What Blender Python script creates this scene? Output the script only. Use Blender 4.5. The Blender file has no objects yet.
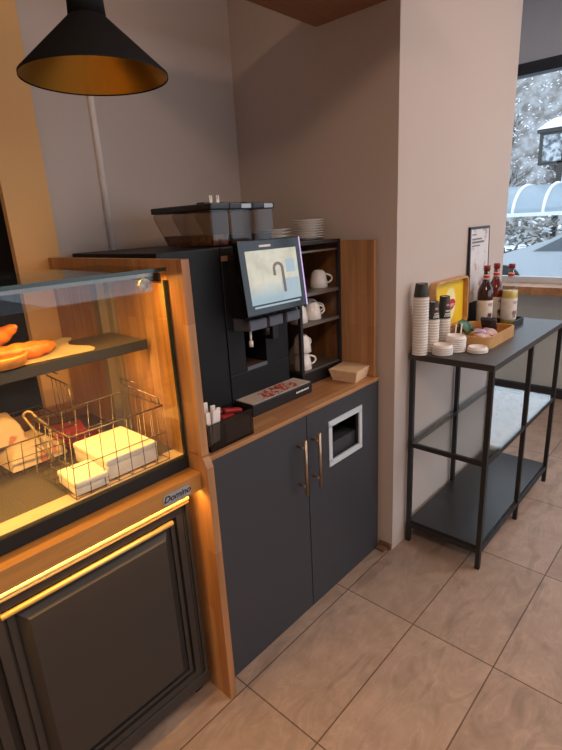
import bpy, bmesh, math, random
from mathutils import Matrix, Vector
random.seed(7)
PI = math.pi
SC = bpy.context.scene
COL = SC.collection
# ------------------------------------------------------------------ camera
cam_d = bpy.data.cameras.new('camera'); cam = bpy.data.objects.new('camera', cam_d); COL.objects.link(cam)
yaw, pitch, roll = math.radians(46.893), math.radians(-17.027), math.radians(-3.112)
fw = Vector((math.sin(yaw)*math.cos(pitch), math.cos(yaw)*math.cos(pitch), math.sin(pitch)))
rt = fw.cross(Vector((0,0,1))).normalized(); up = rt.cross(fw)
rt, up = rt*math.cos(roll)+up*math.sin(roll), up*math.cos(roll)-rt*math.sin(roll)
cam.matrix_world = Matrix(((rt.x,up.x,-fw.x,0),(rt.y,up.y,-fw.y,-1.085),(rt.z,up.z,-fw.z,1.513),(0,0,0,1)))
cam_d.sensor_fit = 'HORIZONTAL'; cam_d.sensor_width = 36; cam_d.lens = 496.9/562*36; cam_d.clip_start = .02
SC.camera = cam
# ------------------------------------------------------------------ world, lights, exposure
SC.view_settings.view_transform = 'Standard'; SC.view_settings.look = 'None'
SC.view_settings.exposure = 0.32; SC.view_settings.gamma = 1
W = bpy.data.worlds.new('overcast_sky'); SC.world = W; W.use_nodes = True
bg = W.node_tree.nodes['Background']; bg.inputs[0].default_value = (.80,.89,1.0,1); bg.inputs[1].default_value = 1.9
def area(name, loc, rot, sx, sy, power, col, spread=180):
    l = bpy.data.lights.new(name, 'AREA'); l.shape = 'RECTANGLE'; l.size = sx; l.size_y = sy; l.energy = power; l.color = col
    l.spread = math.radians(spread)
    o = bpy.data.objects.new(name, l); o.location = loc; o.rotation_euler = rot; COL.objects.link(o); return o
area('added_fill_light', (2.6,-1.5,2.96), (0,0,0), .6, .6, 17, (1,.68,.45))  # unseen warm fill, added to brighten the right wall and floor
area('added_fill_light', (3.5,-2.2,2.96), (0,0,0), .6, .6, 15, (.92,.93,1))  # unseen cool fill, added to lift the wall above the window
area('added_fill_light', (-.4,-1.9,2.96), (0,0,0), .6, .6, 30, (1,.70,.48))  # unseen warm fill from the left, added for the niche walls
# ------------------------------------------------------------------ helpers
def lin(c): return tuple((x/12.92 if x <= .04045 else ((x+.055)/1.055)**2.4) for x in c)
def C8(r,g,b): return (*lin((r/255,g/255,b/255)),1)
class MB:
    "collects shapes into one mesh"
    def __init__(s): s.bm = bmesh.new(); s.mats = []
    def _mi(s, verts_faces, mi):
        for f in verts_faces: f.material_index = mi
    def box(s, x0,x1,y0,y1,z0,z1, bev=0, mi=0, M=None, seg=2, smooth=False):
        b = bmesh.new(); bmesh.ops.create_cube(b, size=1)
        for v in b.verts: v.co = Vector(((x0+x1)/2+v.co.x*(x1-x0),(y0+y1)/2+v.co.y*(y1-y0),(z0+z1)/2+v.co.z*(z1-z0)))
        if bev: bmesh.ops.bevel(b, geom=list(b.edges), offset=bev, segments=seg, profile=.6, affect='EDGES')
        return s._merge(b, mi, M, smooth or bev > 0 and False)
    def _merge(s, b, mi, M=None, smooth=False):
        if M is not None: bmesh.ops.transform(b, matrix=M, verts=b.verts)
        bmesh.ops.recalc_face_normals(b, faces=b.faces)
        mp = {}
        for v in b.verts: mp[v] = s.bm.verts.new(v.co)
        for f in b.faces:
            try:
                g = s.bm.faces.new([mp[v] for v in f.verts]); g.material_index = mi if mi >= 0 else f.material_index; g.smooth = smooth or f.smooth
            except ValueError: pass
        b.free(); return s
    def cyl(s, p, q, r, r2=None, n=16, mi=0, smooth=True):
        p, q = Vector(p), Vector(q); d = q-p
        b = bmesh.new(); bmesh.ops.create_cone(b, cap_ends=True, segments=n, radius1=r, radius2=r if r2 is None else r2, depth=d.length)
        if smooth:
            for f in b.faces: f.smooth = len(f.verts) == 4 and n > 4
        M = Matrix.Translation((p+q)/2) @ d.to_track_quat('Z','Y').to_matrix().to_4x4()
        return s._merge(b, mi, M)
    def tube(s, pts, r, n=6, mi=0, closed=False):
        pts = [Vector(p) for p in pts]; b = bmesh.new(); rings = []; N = len(pts); ref = None
        for i, p in enumerate(pts):
            a = pts[i-1] if (i > 0 or closed) else p; c = pts[(i+1) % N] if (i < N-1 or closed) else p
            t = (c-a).normalized()
            if ref is None: ref = t.orthogonal().normalized()
            ref = (ref - t*ref.dot(t)); ref = ref.normalized() if ref.length > 1e-6 else t.orthogonal().normalized()
            bi = t.cross(ref); rr = r[i] if isinstance(r,(list,tuple)) else r
            rings.append([b.verts.new(p+(ref*math.cos(2*PI*k/n)+bi*math.sin(2*PI*k/n))*rr) for k in range(n)])
        for i in range(N if closed else N-1):
            A, B = rings[i], rings[(i+1) % N]
            for k in range(n):
                f = b.faces.new((A[k],A[(k+1)%n],B[(k+1)%n],B[k])); f.smooth = True
        if not closed: b.faces.new(rings[0][::-1]); b.faces.new(rings[-1])
        return s._merge(b, mi)
    def lathe(s, prof, c=(0,0,0), n=32, mi=0, M=None, mis=None):
        "prof: (radius, z) list; closed at ends where radius is 0"
        b = bmesh.new(); rings = []; c = Vector(c)
        for r, z in prof:
            if r < 1e-6: rings.append([b.verts.new((0,0,z))])
            else: rings.append([b.verts.new((r*math.cos(2*PI*k/n), r*math.sin(2*PI*k/n), z)) for k in range(n)])
        for i in range(len(prof)-1):
            A, B = rings[i], rings[i+1]; m = mis[i] if mis else max(mi,0)
            for k in range(n):
                k2 = (k+1) % n
                if len(A) == 1 and len(B) == 1: continue
                if len(A) == 1: f = b.faces.new((A[0],B[k2],B[k]))
                elif len(B) == 1: f = b.faces.new((A[k],A[k2],B[0]))
                else: f = b.faces.new((A[k],A[k2],B[k2],B[k]))
                f.smooth = True; f.material_index = m
        MM = Matrix.Translation(c) @ (M if M is not None else Matrix())
        bmesh.ops.recalc_face_normals(b, faces=b.faces)
        return s._merge(b, -1, MM)
    def prism(s, poly, axis, a0, a1, mi=0, M=None, bev=0):
        "poly: 2D points; axis 'x': (y,z), 'y': (x,z), 'z': (x,y)"
        b = bmesh.new()
        def P(u,v,a): return {'x':(a,u,v),'y':(u,a,v),'z':(u,v,a)}[axis]
        A = [b.verts.new(P(u,v,a0)) for u,v in poly]; B = [b.verts.new(P(u,v,a1)) for u,v in poly]; n = len(poly)
        b.faces.new(A[::-1]); b.faces.new(B)
        for k in range(n): b.faces.new((A[k],A[(k+1)%n],B[(k+1)%n],B[k]))
        if bev: bmesh.ops.bevel(b, geom=list(b.edges), offset=bev, segments=2, affect='EDGES')
        return s._merge(b, mi, M)
    def grid(s, f, nu, nv, mi=0, smooth=True, thick=0):
        "surface patch f(u,v), optionally with a thickness downwards"
        b = bmesh.new(); V = [[b.verts.new(f(i/nu, j/nv)) for j in range(nv+1)] for i in range(nu+1)]
        for i in range(nu):
            for j in range(nv):
                g = b.faces.new((V[i][j],V[i+1][j],V[i+1][j+1],V[i][j+1])); g.smooth = smooth
        if thick: bmesh.ops.solidify(b, geom=b.faces, thickness=thick)
        return s._merge(b, mi)
    def build(s, name, mats, parent=None, base=None):
        me = bpy.data.meshes.new(name)
        if base is None: base = parent.location if parent is not None and parent.parent is None else (parent.get('_b') if parent is not None else None)
        if base is not None: bmesh.ops.translate(s.bm, vec=-Vector(base), verts=s.bm.verts)
        s.bm.to_mesh(me); s.bm.free()
        for m in (mats if isinstance(mats,(list,tuple)) else [mats]): me.materials.append(m)
        o = bpy.data.objects.new(name, me); COL.objects.link(o)
        if parent is not None: o.parent = parent; BASE[o.name] = base
        return o
BASE = {}
def part(name, mb, mat, root, sub=None, label=None):
    "mesh given in world coordinates, child of root (or of the part sub of root)"
    o = mb.build(name, mat, None, base=root.location); o.parent = sub if sub is not None else root
    if label: o['label'] = label
    return o
def thing(name, label, cat, loc=(0,0,0), group=None):
    o = bpy.data.objects.new(name, None); COL.objects.link(o); o.location = loc; o.empty_display_size = .05
    return tag(o, label, cat, group)
def tag(o, label, cat, group=None, kind=None):
    o['label'] = label; o['category'] = cat
    if group: o['group'] = group
    if kind: o['kind'] = kind
    return o
def solo(name, mb, mat, base, label, cat, group=None):
    o = mb.build(name, mat, None, base=base); o.location = base
    return tag(o, label, cat, group)
def struct(name, mb, mat, parent=None):
    o = mb.build(name, mat)
    if parent is None: o['kind'] = 'structure'
    else: o.parent = parent
    return o
def dup(root, loc, label, rz=0):
    r = root.copy(); COL.objects.link(r); r.location = loc; r.rotation_euler = (0,0,rz); r['label'] = label
    for ch in list(root.children):
        c = ch.copy(); COL.objects.link(c); c.parent = r
        for g in ch.children:
            d = g.copy(); COL.objects.link(d); d.parent = c
    return r
def text_mb(mb, txt, size, M, shear=0, ext=.0004, mi=0, sx=1, bold=0):
    cu = bpy.data.curves.new('t','FONT'); cu.body = txt; cu.size = size; cu.shear = shear; cu.offset = bold; cu.extrude = ext; cu.align_x = 'CENTER'; cu.align_y = 'CENTER'
    o = bpy.data.objects.new('t', cu); COL.objects.link(o)
    dg = bpy.context.evaluated_depsgraph_get(); me = bpy.data.meshes.new_from_object(o.evaluated_get(dg))
    b = bmesh.new(); b.from_mesh(me); bmesh.ops.scale(b, vec=(sx,1,1), verts=b.verts)
    mb._merge(b, mi, M); bpy.data.objects.remove(o); bpy.data.curves.remove(cu); bpy.data.meshes.remove(me)
FRONT = Matrix.Rotation(PI/2, 4, 'X')          # text facing -y
# ------------------------------------------------------------------ materials
def mat(name, col, rough=.5, metal=0, spec=.5, coat=0, emit=None, es=0, alpha=1, sss=0):
    m = bpy.data.materials.new(name); m.use_nodes = True; p = m.node_tree.nodes['Principled BSDF']
    p.inputs['Base Color'].default_value = col if len(col) == 4 else (*col,1)
    p.inputs['Roughness'].default_value = rough; p.inputs['Metallic'].default_value = metal
    p.inputs['Specular IOR Level'].default_value = spec; p.inputs['Coat Weight'].default_value = coat
    if emit: p.inputs['Emission Color'].default_value = emit; p.inputs['Emission Strength'].default_value = es
    return m
def nodes(m):
    nt = m.node_tree; return nt, nt.nodes, nt.links, nt.nodes['Principled BSDF']
def coords(m, scale=(1,1,1), rot=(0,0,0), loc=(0,0,0)):
    nt, N, L, p = nodes(m); tc = N.new('ShaderNodeTexCoord'); mp = N.new('ShaderNodeMapping')
    mp.inputs['Scale'].default_value = scale; mp.inputs['Rotation'].default_value = rot; mp.inputs['Location'].default_value = loc
    L.new(tc.outputs['Object'], mp.inputs['Vector']); return mp.outputs[0]
def ramp(m, fac, stops):
    nt, N, L, p = nodes(m); r = N.new('ShaderNodeValToRGB'); e = r.color_ramp.elements
    e[0].position, e[0].color = stops[0]; e[1].position, e[1].color = stops[-1]
    for s in stops[1:-1]: x = e.new(s[0]); x.color = s[1]
    L.new(fac, r.inputs[0]); return r.outputs[0]
def noise(m, vec, scale, detail=4, rough=.55, dist=0):
    nt, N, L, p = nodes(m); n = N.new('ShaderNodeTexNoise'); n.inputs['Scale'].default_value = scale; n.inputs['Detail'].default_value = detail
    n.inputs['Roughness'].default_value = rough; n.inputs['Distortion'].default_value = dist
    L.new(vec, n.inputs['Vector']); return n.outputs[0]
def mix(m, a, b, fac, mode='MIX'):
    nt, N, L, p = nodes(m); x = N.new('ShaderNodeMix'); x.data_type = 'RGBA'; x.blend_type = mode
    for s, v in ((x.inputs[0],fac),(x.inputs[6],a),(x.inputs[7],b)):
        if hasattr(v,'is_output'): L.new(v, s)
        else: s.default_value = v
    return x.outputs[2]
def bump(m, h, strength=.2, dist=.01):
    nt, N, L, p = nodes(m); b = N.new('ShaderNodeBump'); b.inputs['Strength'].default_value = strength; b.inputs['Distance'].default_value = dist
    L.new(h, b.inputs['Height']); L.new(b.outputs[0], p.inputs['Normal'])
def setcol(m, o): m.node_tree.links.new(o, nodes(m)[3].inputs['Base Color'])
def wood(name, c1, c2, grain, rot=(0,0,0), rough=.45, stave=(.35,.045)):
    "butcher block: staves along the local x of the rotated coordinates"
    m = mat(name, c1, rough); nt, N, L, p = nodes(m)
    v = coords(m, rot=rot); br = N.new('ShaderNodeTexBrick'); L.new(v, br.inputs['Vector'])
    br.inputs['Scale'].default_value = 1; br.inputs['Brick Width'].default_value = stave[0]; br.inputs['Row Height'].default_value = stave[1]
    br.inputs['Mortar Size'].default_value = .0004; br.inputs['Color1'].default_value = c1; br.inputs['Color2'].default_value = c2
    br.inputs['Mortar'].default_value = tuple(.6*x for x in c2[:3])+(1,); br.offset = .37
    nt, N, L, p = nodes(m); gm = N.new('ShaderNodeMapping'); gm.inputs['Scale'].default_value = (2.5,55,55); L.new(v, gm.inputs['Vector'])
    g = noise(m, gm.outputs[0], 1.0, 5, .6, .5)
    gr = ramp(m, g, [(.3,(.62,.62,.62,1)),(.7,(1.12,1.12,1.12,1))])
    setcol(m, mix(m, br.outputs['Color'], gr, grain, 'MULTIPLY')); return m
def wall_mat(name, col, var=.06):
    m = mat(name, col, .85, spec=.2); v = coords(m); n = noise(m, v, 1.7, 3)
    d = tuple(x*(1-var) for x in col[:3])+(1,)
    setcol(m, mix(m, col, d, n)); bump(m, noise(m, v, 140, 2), .06, .002); return m
def glass(name, tint=(1,1,1), refl=1.0, rough=.0, tr=None):
    "thin clear pane: transparent body with a Fresnel gloss"
    m = bpy.data.materials.new(name); m.use_nodes = True; nt = m.node_tree; nt.nodes.clear(); N, L = nt.nodes, nt.links
    t = N.new('ShaderNodeBsdfTransparent'); t.inputs[0].default_value = (*tint,1)
    g = N.new('ShaderNodeBsdfGlossy'); g.inputs['Roughness'].default_value = rough
    ge = N.new('ShaderNodeNewGeometry'); dt_ = N.new('ShaderNodeVectorMath'); dt_.operation = 'DOT_PRODUCT'
    L.new(ge.outputs['Normal'], dt_.inputs[0]); L.new(ge.outputs['Incoming'], dt_.inputs[1])
    def mth(op, a, b=None):
        q = N.new('ShaderNodeMath'); q.operation = op
        for k, v in ((0,a),(1,b)):
            if v is None: continue
            if hasattr(v,'is_output'): L.new(v, q.inputs[k])
            else: q.inputs[k].default_value = v
        return q.outputs[0]
    q = mth('POWER', mth('SUBTRACT', 1.0, mth('ABSOLUTE', dt_.outputs['Value'])), 5.0)
    mu = mth('MULTIPLY', mth('ADD', mth('MULTIPLY', q, .96), .04), refl).node
    x = N.new('ShaderNodeMixShader'); L.new(mu.outputs[0], x.inputs[0]); L.new(t.outputs[0], x.inputs[1]); L.new(g.outputs[0], x.inputs[2])
    o = N.new('ShaderNodeOutputMaterial'); L.new(x.outputs[0], o.inputs[0]); return m
def speckle(name, c1, c2, scale, rough=.6, lo=.4, hi=.6, bumpy=0):
    m = mat(name, c1, rough); n = noise(m, coords(m), scale, 5)
    setcol(m, ramp(m, n, [(lo,c1),(hi,c2)]))
    if bumpy: bump(m, n, bumpy, .01)
    return m
OAK1, OAK2 = C8(194,144,98), C8(168,116,74)
M = dict(
 wall=wall_mat('warm_grey_plaster', C8(203,188,179)), wall_warm_lit=wall_mat('warm_lit_plaster', C8(222,176,120)), dark_wall=wall_mat('dark_grey_plaster', C8(46,43,43)),  # second plaster: warm light put into its orange tone
 ceil=wall_mat('white_ceiling', C8(205,205,208)), header=wall_mat('grey_plaster', C8(206,210,218)),
 oak_x=wood('oak_block_along_x', OAK1, OAK2, .8), oak_z=wood('oak_block_upright', OAK1, OAK2, .8, (0,PI/2,0)),
 oak_apron=wood('oak_apron', C8(196,138,70), C8(188,130,64), .5, stave=(3,.3)),
 canopy=wood('brown_veneer', C8(150,104,70), C8(138,94,62), .6, stave=(3,.25)),
 navy=mat('charcoal_blue_laminate', C8(55,57,64), .42), case_grey=mat('dark_grey_lacquer', C8(50,47,45), .42),
 gold=mat('gold_moulding', C8(206,178,122), .5, .6), steel=mat('brushed_steel', C8(190,180,165), .32, 1), bronze=mat('handle_bronze', C8(190,168,145), .38, 1),
 chrome=mat('chrome_wire', C8(170,160,150), .25, 1), dwire=mat('dark_wire', C8(120,108,95), .35, .9),
 black=mat('black_plastic', C8(26,26,28), .38), blackm=mat('black_powder_coat', C8(32,32,34), .55), machine=mat('black_machine_panel', C8(20,21,24), .5, spec=.3), piano=mat('black_gloss', C8(14,14,16), .12),
 greyp=mat('slate_grey_plastic', C8(92,96,106), .4), rubber=mat('black_rubber', C8(20,20,20), .7),
 white=mat('white_card', C8(236,230,222), .6), napkin=speckle('cream_paper', C8(228,218,206), C8(220,210,196), 30, .8), tan_napkin=speckle('tan_paper', C8(226,194,156), C8(218,184,146), 30, .8), porcelain=mat('white_porcelain', C8(238,232,226), .18, coat=.4), plastic_w=mat('white_plastic', C8(238,230,224), .45), frame_w=mat('pale_blue_white_frame', C8(205,215,222), .4),
 kraft=speckle('kraft_board', C8(206,172,138), C8(196,160,126), 40, .8), parch=speckle('parchment', C8(236,214,178), C8(226,200,160), 12, .8),
 glass=glass('clear_glass', (.97,.985,.975)), top_pane=glass('top_pane', (.80,.86,.82), 1.0), glass_edge=mat('green_glass_edge', C8(40,56,48), .15), shelf_glass=glass('shelf_glass', (.93,.965,.965), 1.3), smoke=glass('smoked_plastic', (.56,.54,.52), 1, .05), hop=glass('hopper_plastic', (.78,.72,.66), 1.2, .08), tint=glass('tinted_clear', (.86,.83,.80), .8), window_glass=glass('window_pane', (.94,.96,.97), .7),
 red=mat('red_wrapper', C8(176,40,42), .4), red_dark=mat('dark_red_wrapper', C8(128,38,36), .45), straw=mat('straw_paper', C8(240,232,226), .6), brown_stick=mat('brown_wrapper', C8(110,80,62), .6),
 yellow=mat('yellow_card', C8(244,200,18), .5), logo_red=mat('logo_red', C8(206,30,34), .45), bamboo=speckle('bamboo', C8(206,156,98), C8(190,138,82), 18, .5),
 ink=mat('black_ink', C8(22,22,24), .6), ink_grey=mat('grey_ink', C8(120,116,116), .6), pink=mat('pink_print', C8(206,150,150), .6),
 silver=mat('silver_plate', C8(170,172,178), .4, .4),
 snow=speckle('snow', C8(238,242,248), C8(222,230,240), 3, .9),
)
# ================================================================== the room
# floor: 60 x 30.5 cm slate-look tiles
fm = mat('slate_tiles', C8(170,146,130), .5, spec=.4); nt, N, L, p = nodes(fm)
v = coords(fm, loc=(-.846,.36+.305*40,0)); br = N.new('ShaderNodeTexBrick'); L.new(v, br.inputs['Vector']); br.offset = 0; br.squash = 1
for k, val in (('Scale',1),('Brick Width',.6),('Row Height',.305),('Mortar Size',.0026),('Mortar Smooth',.15),('Bias',0)): br.inputs[k].default_value = val
br.inputs['Color1'].default_value = C8(176,153,138); br.inputs['Color2'].default_value = C8(163,141,126); br.inputs['Mortar'].default_value = C8(100,80,66)
vr = coords(fm, (2.2,6,1), (0,0,.5)); n1 = noise(fm, vr, 1.6, 7, .62, 1.2); n2 = noise(fm, coords(fm), 9, 6, .65, .6)
c = mix(fm, br.outputs['Color'], ramp(fm, n1, [(.33,(.70,.69,.68,1)),(.47,(.96,.95,.94,1)),(.50,(1.12,1.10,1.08,1)),(.53,(.95,.94,.93,1)),(.72,(1.12,1.10,1.08,1))]), .8, 'MULTIPLY')
c = mix(fm, c, ramp(fm, n2, [(.35,(.82,.82,.82,1)),(.65,(1.06,1.06,1.06,1))]), .8, 'MULTIPLY')
setcol(fm, c); bump(fm, n1, .18, .01)
struct('floor', MB().box(-2.5,4.45,-4.6,1.75,-.1,0), fm)
struct('ceiling', MB().box(-2.5,4.5,-4.6,1.75,3.0,3.1), M['ceil'])
struct('wall_back', MB().box(.825,1.795,.80,.92,0,3), M['wall'])
struct('wall_right', MB().box(1.795,2.995,-.065,1.6,0,3), M['wall'])
struct('wall_left', MB().box(.673,.825,.745,.775,0,3), M['wall_warm_lit'])  # pillar coloured orange in place of warm light falling on it
struct('wall_rear', MB().box(-2.5,1.795,1.7,1.8,0,3), M['dark_wall'])
struct('wall_side', MB().box(-2.6,-2.5,-4.6,1.8,0,3), M['wall'])
struct('wall_window', MB().box(4.38,4.52,-4.6,1.75,2.55,3.0), M['header'])
struct('wall_front', MB().box(-2.6,4.52,-4.7,-4.6,2.6,3.0).box(-2.6,-.2,-4.7,-4.6,0,2.6).box(-.2,4.52,-4.7,-4.6,0,.72), M['wall'])
struct('wall_end', MB().box(2.995,4.52,1.6,1.75,0,3), M['wall'])
struct('trim_1', MB().cyl((1.064,.795,1.2),(1.064,.795,3.0),.012), mat('white_conduit', C8(236,226,220), .6))
struct('baseboard_side', MB().box(1.752,1.792,-.045,.0,0,.012,.002).box(1.783,1.795,-.06,.0,0,.03,.002), mat('brown_tile_strip', C8(120,88,66), .6))
# window with its frame, pane and mullions
wf = MB()
wf.box(4.37,4.47,-4.6,1.6,2.47,2.55).box(4.36,4.48,-4.6,1.6,0,.08).box(4.38,4.46,-4.6,1.6,.90,.985)
for y in (-4.6,-2.9,-1.2,1.54): wf.box(4.37,4.47,y,y+.06,0,2.5)
win = struct('window_1', wf, mat('anthracite_frame', C8(44,46,52), .5)); win['kind'] = 'structure'
o = MB().box(4.40,4.41,-4.55,1.55,.985,2.47).build('pane', M['window_glass']); o.parent = win
o = MB().box(4.40,4.415,-4.55,1.55,.08,.90).build('lower_pane', speckle('grey_green_spandrel', C8(206,212,210), C8(192,200,200), 2, .25)); o.parent = win
o = MB().box(4.345,4.40,-4.6,1.6,.945,.992).build('bottom_rail', mat('white_rail', C8(214,220,228), .4)); o.parent = win
ledge = MB().box(4.10,4.355,-4.5,1.5,.885,.945,.004)
solo('window_ledge', ledge, M['oak_x'], (4.2,0,.9), 'long oak bar ledge running under the shop window', 'ledge')
# wooden canopy under the ceiling
solo('wooden_canopy', MB().box(.95,1.795,-.4,.305,2.238,2.30), M['canopy'], (1.4,0,2.24), 'brown wooden bulkhead panel high above the coffee niche', 'panel')

# ================================================================== left side panel and counter
sp = MB().prism([(-.052,0),(-.052,.855),(-.040,.885),(-.018,.892),(.735,.892),(.735,.0)], 'x', .775, .80)
sp.box(.775,.80,-.036,.06,.89,1.437).box(.775,.80,.06,.735,.89,1.375).box(.775,.80,.06,.735,1.402,1.437)
solo('side_panel', sp, M['oak_z'], (.7875,.3,0), 'tall oak upright panel between pastry display case and coffee counter', 'panel')
rp = thing('end_panel', 'short oak upright panel at the right end of the countertop, against the wall', 'panel', (1.77,.09,.857))
part('board', MB().box(1.752,1.776,.012,.165,.857,1.428,.002), M['oak_z'], rp)
part('board', MB().box(1.752,1.776,.166,.70,.857,1.428,.002), M['oak_z'], rp)
solo('countertop', MB().box(.801,1.776,-.003,.797,.848,.8600,.002).box(.801,1.776,.0,.797,.842,.849), M['oak_x'], (1.3,.3,.848), 'oak worktop slab on the dark coffee counter', 'countertop')
cc = thing('counter_cabinet', 'dark charcoal two-door counter cabinet under the coffee machine', 'cabinet', (1.285,.3,0))
part('body', MB().box(.802,1.775,.02,.79,.0,.66).box(.802,1.775,.3,.79,.66,.841).box(.802,1.40,.02,.3,.66,.841), M['navy'], cc)
d1 = part('door', MB().box(.803,1.2785,0,.018,.004,.840,.0012), M['navy'], cc)
x0,x1,z0,z1 = 1.425,1.622,.600,.752
dm = MB(); dm.box(1.2825,x0,0,.018,.004,.840).box(x1,1.7495,0,.018,.004,.840).box(x0,x1,0,.018,.004,z0).box(x0,x1,0,.018,z1,.840).box(1.7505,1.775,.002,.019,.004,.842)
d2 = part('door', dm, M['navy'], cc)
fr = MB(); w = .020
fr.box(x0-w*.8,x1+w*.8,-.004,.003,z1-.004,z1+w).box(x0-w*.8,x1+w*.8,-.004,.003,z0-w,z0+.004).box(x0-w*.8,x0+.004,-.004,.003,z0,z1).box(x1-.004,x1+w*.8,-.004,.003,z0,z1)
part('waste_opening_frame', fr, M['frame_w'], cc, d2, 'pale metal frame round the waste opening')
part('waste_chute', MB().box(x0-.01,x1+.01,.25,.27,z0-.01,z1+.01).box(x0-.012,x0,.018,.25,z0-.01,z1+.01).box(x1,x1+.012,.018,.25,z0-.01,z1+.01).box(x0,x1,.018,.25,z1,z1+.01).box(x0,x1,.018,.25,z0-.012,z0), mat('black_hole_lining', C8(8,8,9), .9, spec=.1), cc, d2)
for d, hx in ((d1,1.228),(d2,1.309)):
    h = MB().cyl((hx,-.036,.552),(hx,-.036,.772),.006)
    for z in (.585,.738): h.cyl((hx,-.036,z),(hx,.002,z),.0045)
    part('handle', h, M['bronze'], cc, d, 'bronze bar handle')

# ================================================================== pastry display case
dc = thing('display_case', 'pastry display case with glass top over dark panelled cabinet at left', 'display case', (.25,.35,0))
part('cabinet_body', MB().box(-.42,.752,.045,.70,.06,.785), M['case_grey'], dc)
def case_door(xa, xb):
    za, zb = .115, .735
    m = MB()
    # frame with a stepped moulding, sunk field and raised centre panel
    m.box(xa,xb,.030,.046,za,zb,.002)
    for o, yy, w in ((0,.018,.022),(.030,.022,.012)):
        m.prism([(xa+o,za+o),(xb-o,za+o),(xb-o-w,za+o+w),(xa+o+w,za+o+w)],'y',yy,.032)
        m.prism([(xa+o,zb-o),(xa+o+w,zb-o-w),(xb-o-w,zb-o-w),(xb-o,zb-o)],'y',yy,.032)
        m.prism([(xa+o,za+o),(xa+o+w,za+o+w),(xa+o+w,zb-o-w),(xa+o,zb-o)],'y',yy,.032)
        m.prism([(xb-o,za+o),(xb-o,zb-o),(xb-o-w,zb-o-w),(xb-o-w,za+o+w)],'y',yy,.032)
    d = part('door', m, M['case_grey'], dc)
    b = bmesh.new(); r = MB(); i = .048; j = .072
    A = [(xa+i,.0305,za+i),(xb-i,.0305,za+i),(xb-i,.0305,zb-i),(xa+i,.0305,zb-i)]; B = [(xa+j,.008,za+j),(xb-j,.008,za+j),(xb-j,.008,zb-j),(xa+j,.008,zb-j)]
    va = [b.verts.new(q) for q in A]; vb = [b.verts.new(q) for q in B]
    b.faces.new(vb); b.faces.new(va[::-1])
    for k in range(4): b.faces.new((va[k],va[(k+1)%4],vb[(k+1)%4],vb[k]))
    r._merge(b, 0)
    part('raised_panel', r, M['case_grey'], dc, d)
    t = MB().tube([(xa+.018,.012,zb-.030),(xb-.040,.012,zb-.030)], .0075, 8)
    part('gold_strip', t, M['gold'], dc, d, 'gold-coloured moulding strip')  # strip in a pale gold metallic tone
    return d
case_door(.200,.722); case_door(-.345,.180)
part('base_rail', MB().box(-.42,.752,.014,.06,.065,.112,.006), M['case_grey'], dc)
part('pilaster', MB().box(.725,.752,.020,.05,.112,.75,.004).box(.732,.745,.013,.03,.112,.75,.003), M['case_grey'], dc)
part('gold_moulding', MB().tube([(-.42,.004,.764),(.738,.004,.764)], .0075, 8).tube([(-.42,.008,.752),(.738,.008,.752)], .0075, 8).box(-.42,.738,.008,.03,.746,.772), M['gold'], dc, label='gold-coloured moulding under the oak apron')  # ridges share the pale gold metallic tone
for x in (-.38,.725):
    for y in (.075,.66):
        part('caster', MB().cyl((x-.012,y,.03),(x+.012,y,.03),.03).box(x-.016,x+.016,y-.012,y+.03,.05,.066), M['rubber'], dc)
ap = part('apron', MB().box(-.42,.774,-.023,.040,.784,.838,.0015), M['oak_apron'], dc, label='oak apron board')
pl = MB(); px0,px1,pz0,pz1 = .640,.731,.7895,.822; rr=.010
poly=[]
for cx,cz,a0 in ((px1-rr,pz1-rr,0),(px0+rr,pz1-rr,90),(px0+rr,pz0+rr,180),(px1-rr,pz0+rr,270)):
    poly += [(cx+rr*math.cos(math.radians(a0+t)), cz+rr*math.sin(math.radians(a0+t))) for t in (0,30,60,90)]
pl.prism(poly,'y',-.0255,-.0225)
npl = part('nameplate', pl, M['silver'], dc, ap, 'silver nameplate with black script')
tm = MB(); text_mb(tm,'Domino',.025, Matrix.Translation((.685,-.0257,.8075)) @ FRONT, .35, .0003, sx=1.08, bold=.0006)
tm.box(.655,.715,-.0258,-.0255,.7950,.7958)
o = part('plate_lettering', tm, M['ink'], dc, ap)
part('plinth_strip', MB().box(-.42,.773,.028,.05,.840,.876).box(-.42,.773,.05,.73,.79,.868), M['rubber'], dc)
part('deck_edge', MB().box(-.42,.773,.046,.100,.868,.8775), speckle('beige_deck', C8(196,172,144), C8(190,166,138), 20, .4), dc, label='beige strip along the deck front')
ds = mat('dark_mesh_mat', C8(70,62,50), .42); nt, N, L, p = nodes(ds)
wv = N.new('ShaderNodeTexWave'); wv.inputs['Scale'].default_value = 60; wv.inputs['Distortion'].default_value = 1.5; L.new(coords(ds, rot=(0,0,.7)), wv.inputs['Vector'])
setcol(ds, ramp(ds, wv.outputs['Color'], [(.2,C8(92,84,72)),(.8,C8(62,56,48))])); bump(ds, wv.outputs['Color'], .3, .003)
part('deck', MB().box(-.42,.773,.100,.73,.868,.877), ds, dc, label='dark ribbed mat of the deck')
part('top_glass', MB().box(-.42,.771,.031,.39,1.410,1.417), [M['top_pane']], dc)
part('top_glass_edge', MB().box(-.42,.771,.026,.031,1.4085,1.418), M['glass_edge'], dc, label='dark green edge of the top glass')
part('front_glass', MB().box(-.42,.767,.032,.036,.876,1.408), M['glass'], dc)
part('side_glass', MB().box(.767,.771,.05,.32,.877,1.408), M['glass'], dc)
part('corner_seal', MB().box(.764,.7725,.030,.038,.877,1.385), M['glass_edge'], dc, label='dark edge seal of the front glass')
part('rear_post', MB().box(.735,.760,.345,.375,.877,1.385).box(.760,.773,.315,.350,.877,1.385), mat('grey_aluminium', C8(150,136,118), .4, .5), dc, label='grey aluminium rear post')
part('top_rail', MB().box(-.42,.773,.35,.39,1.38,1.409), M['black'], dc)
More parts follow.
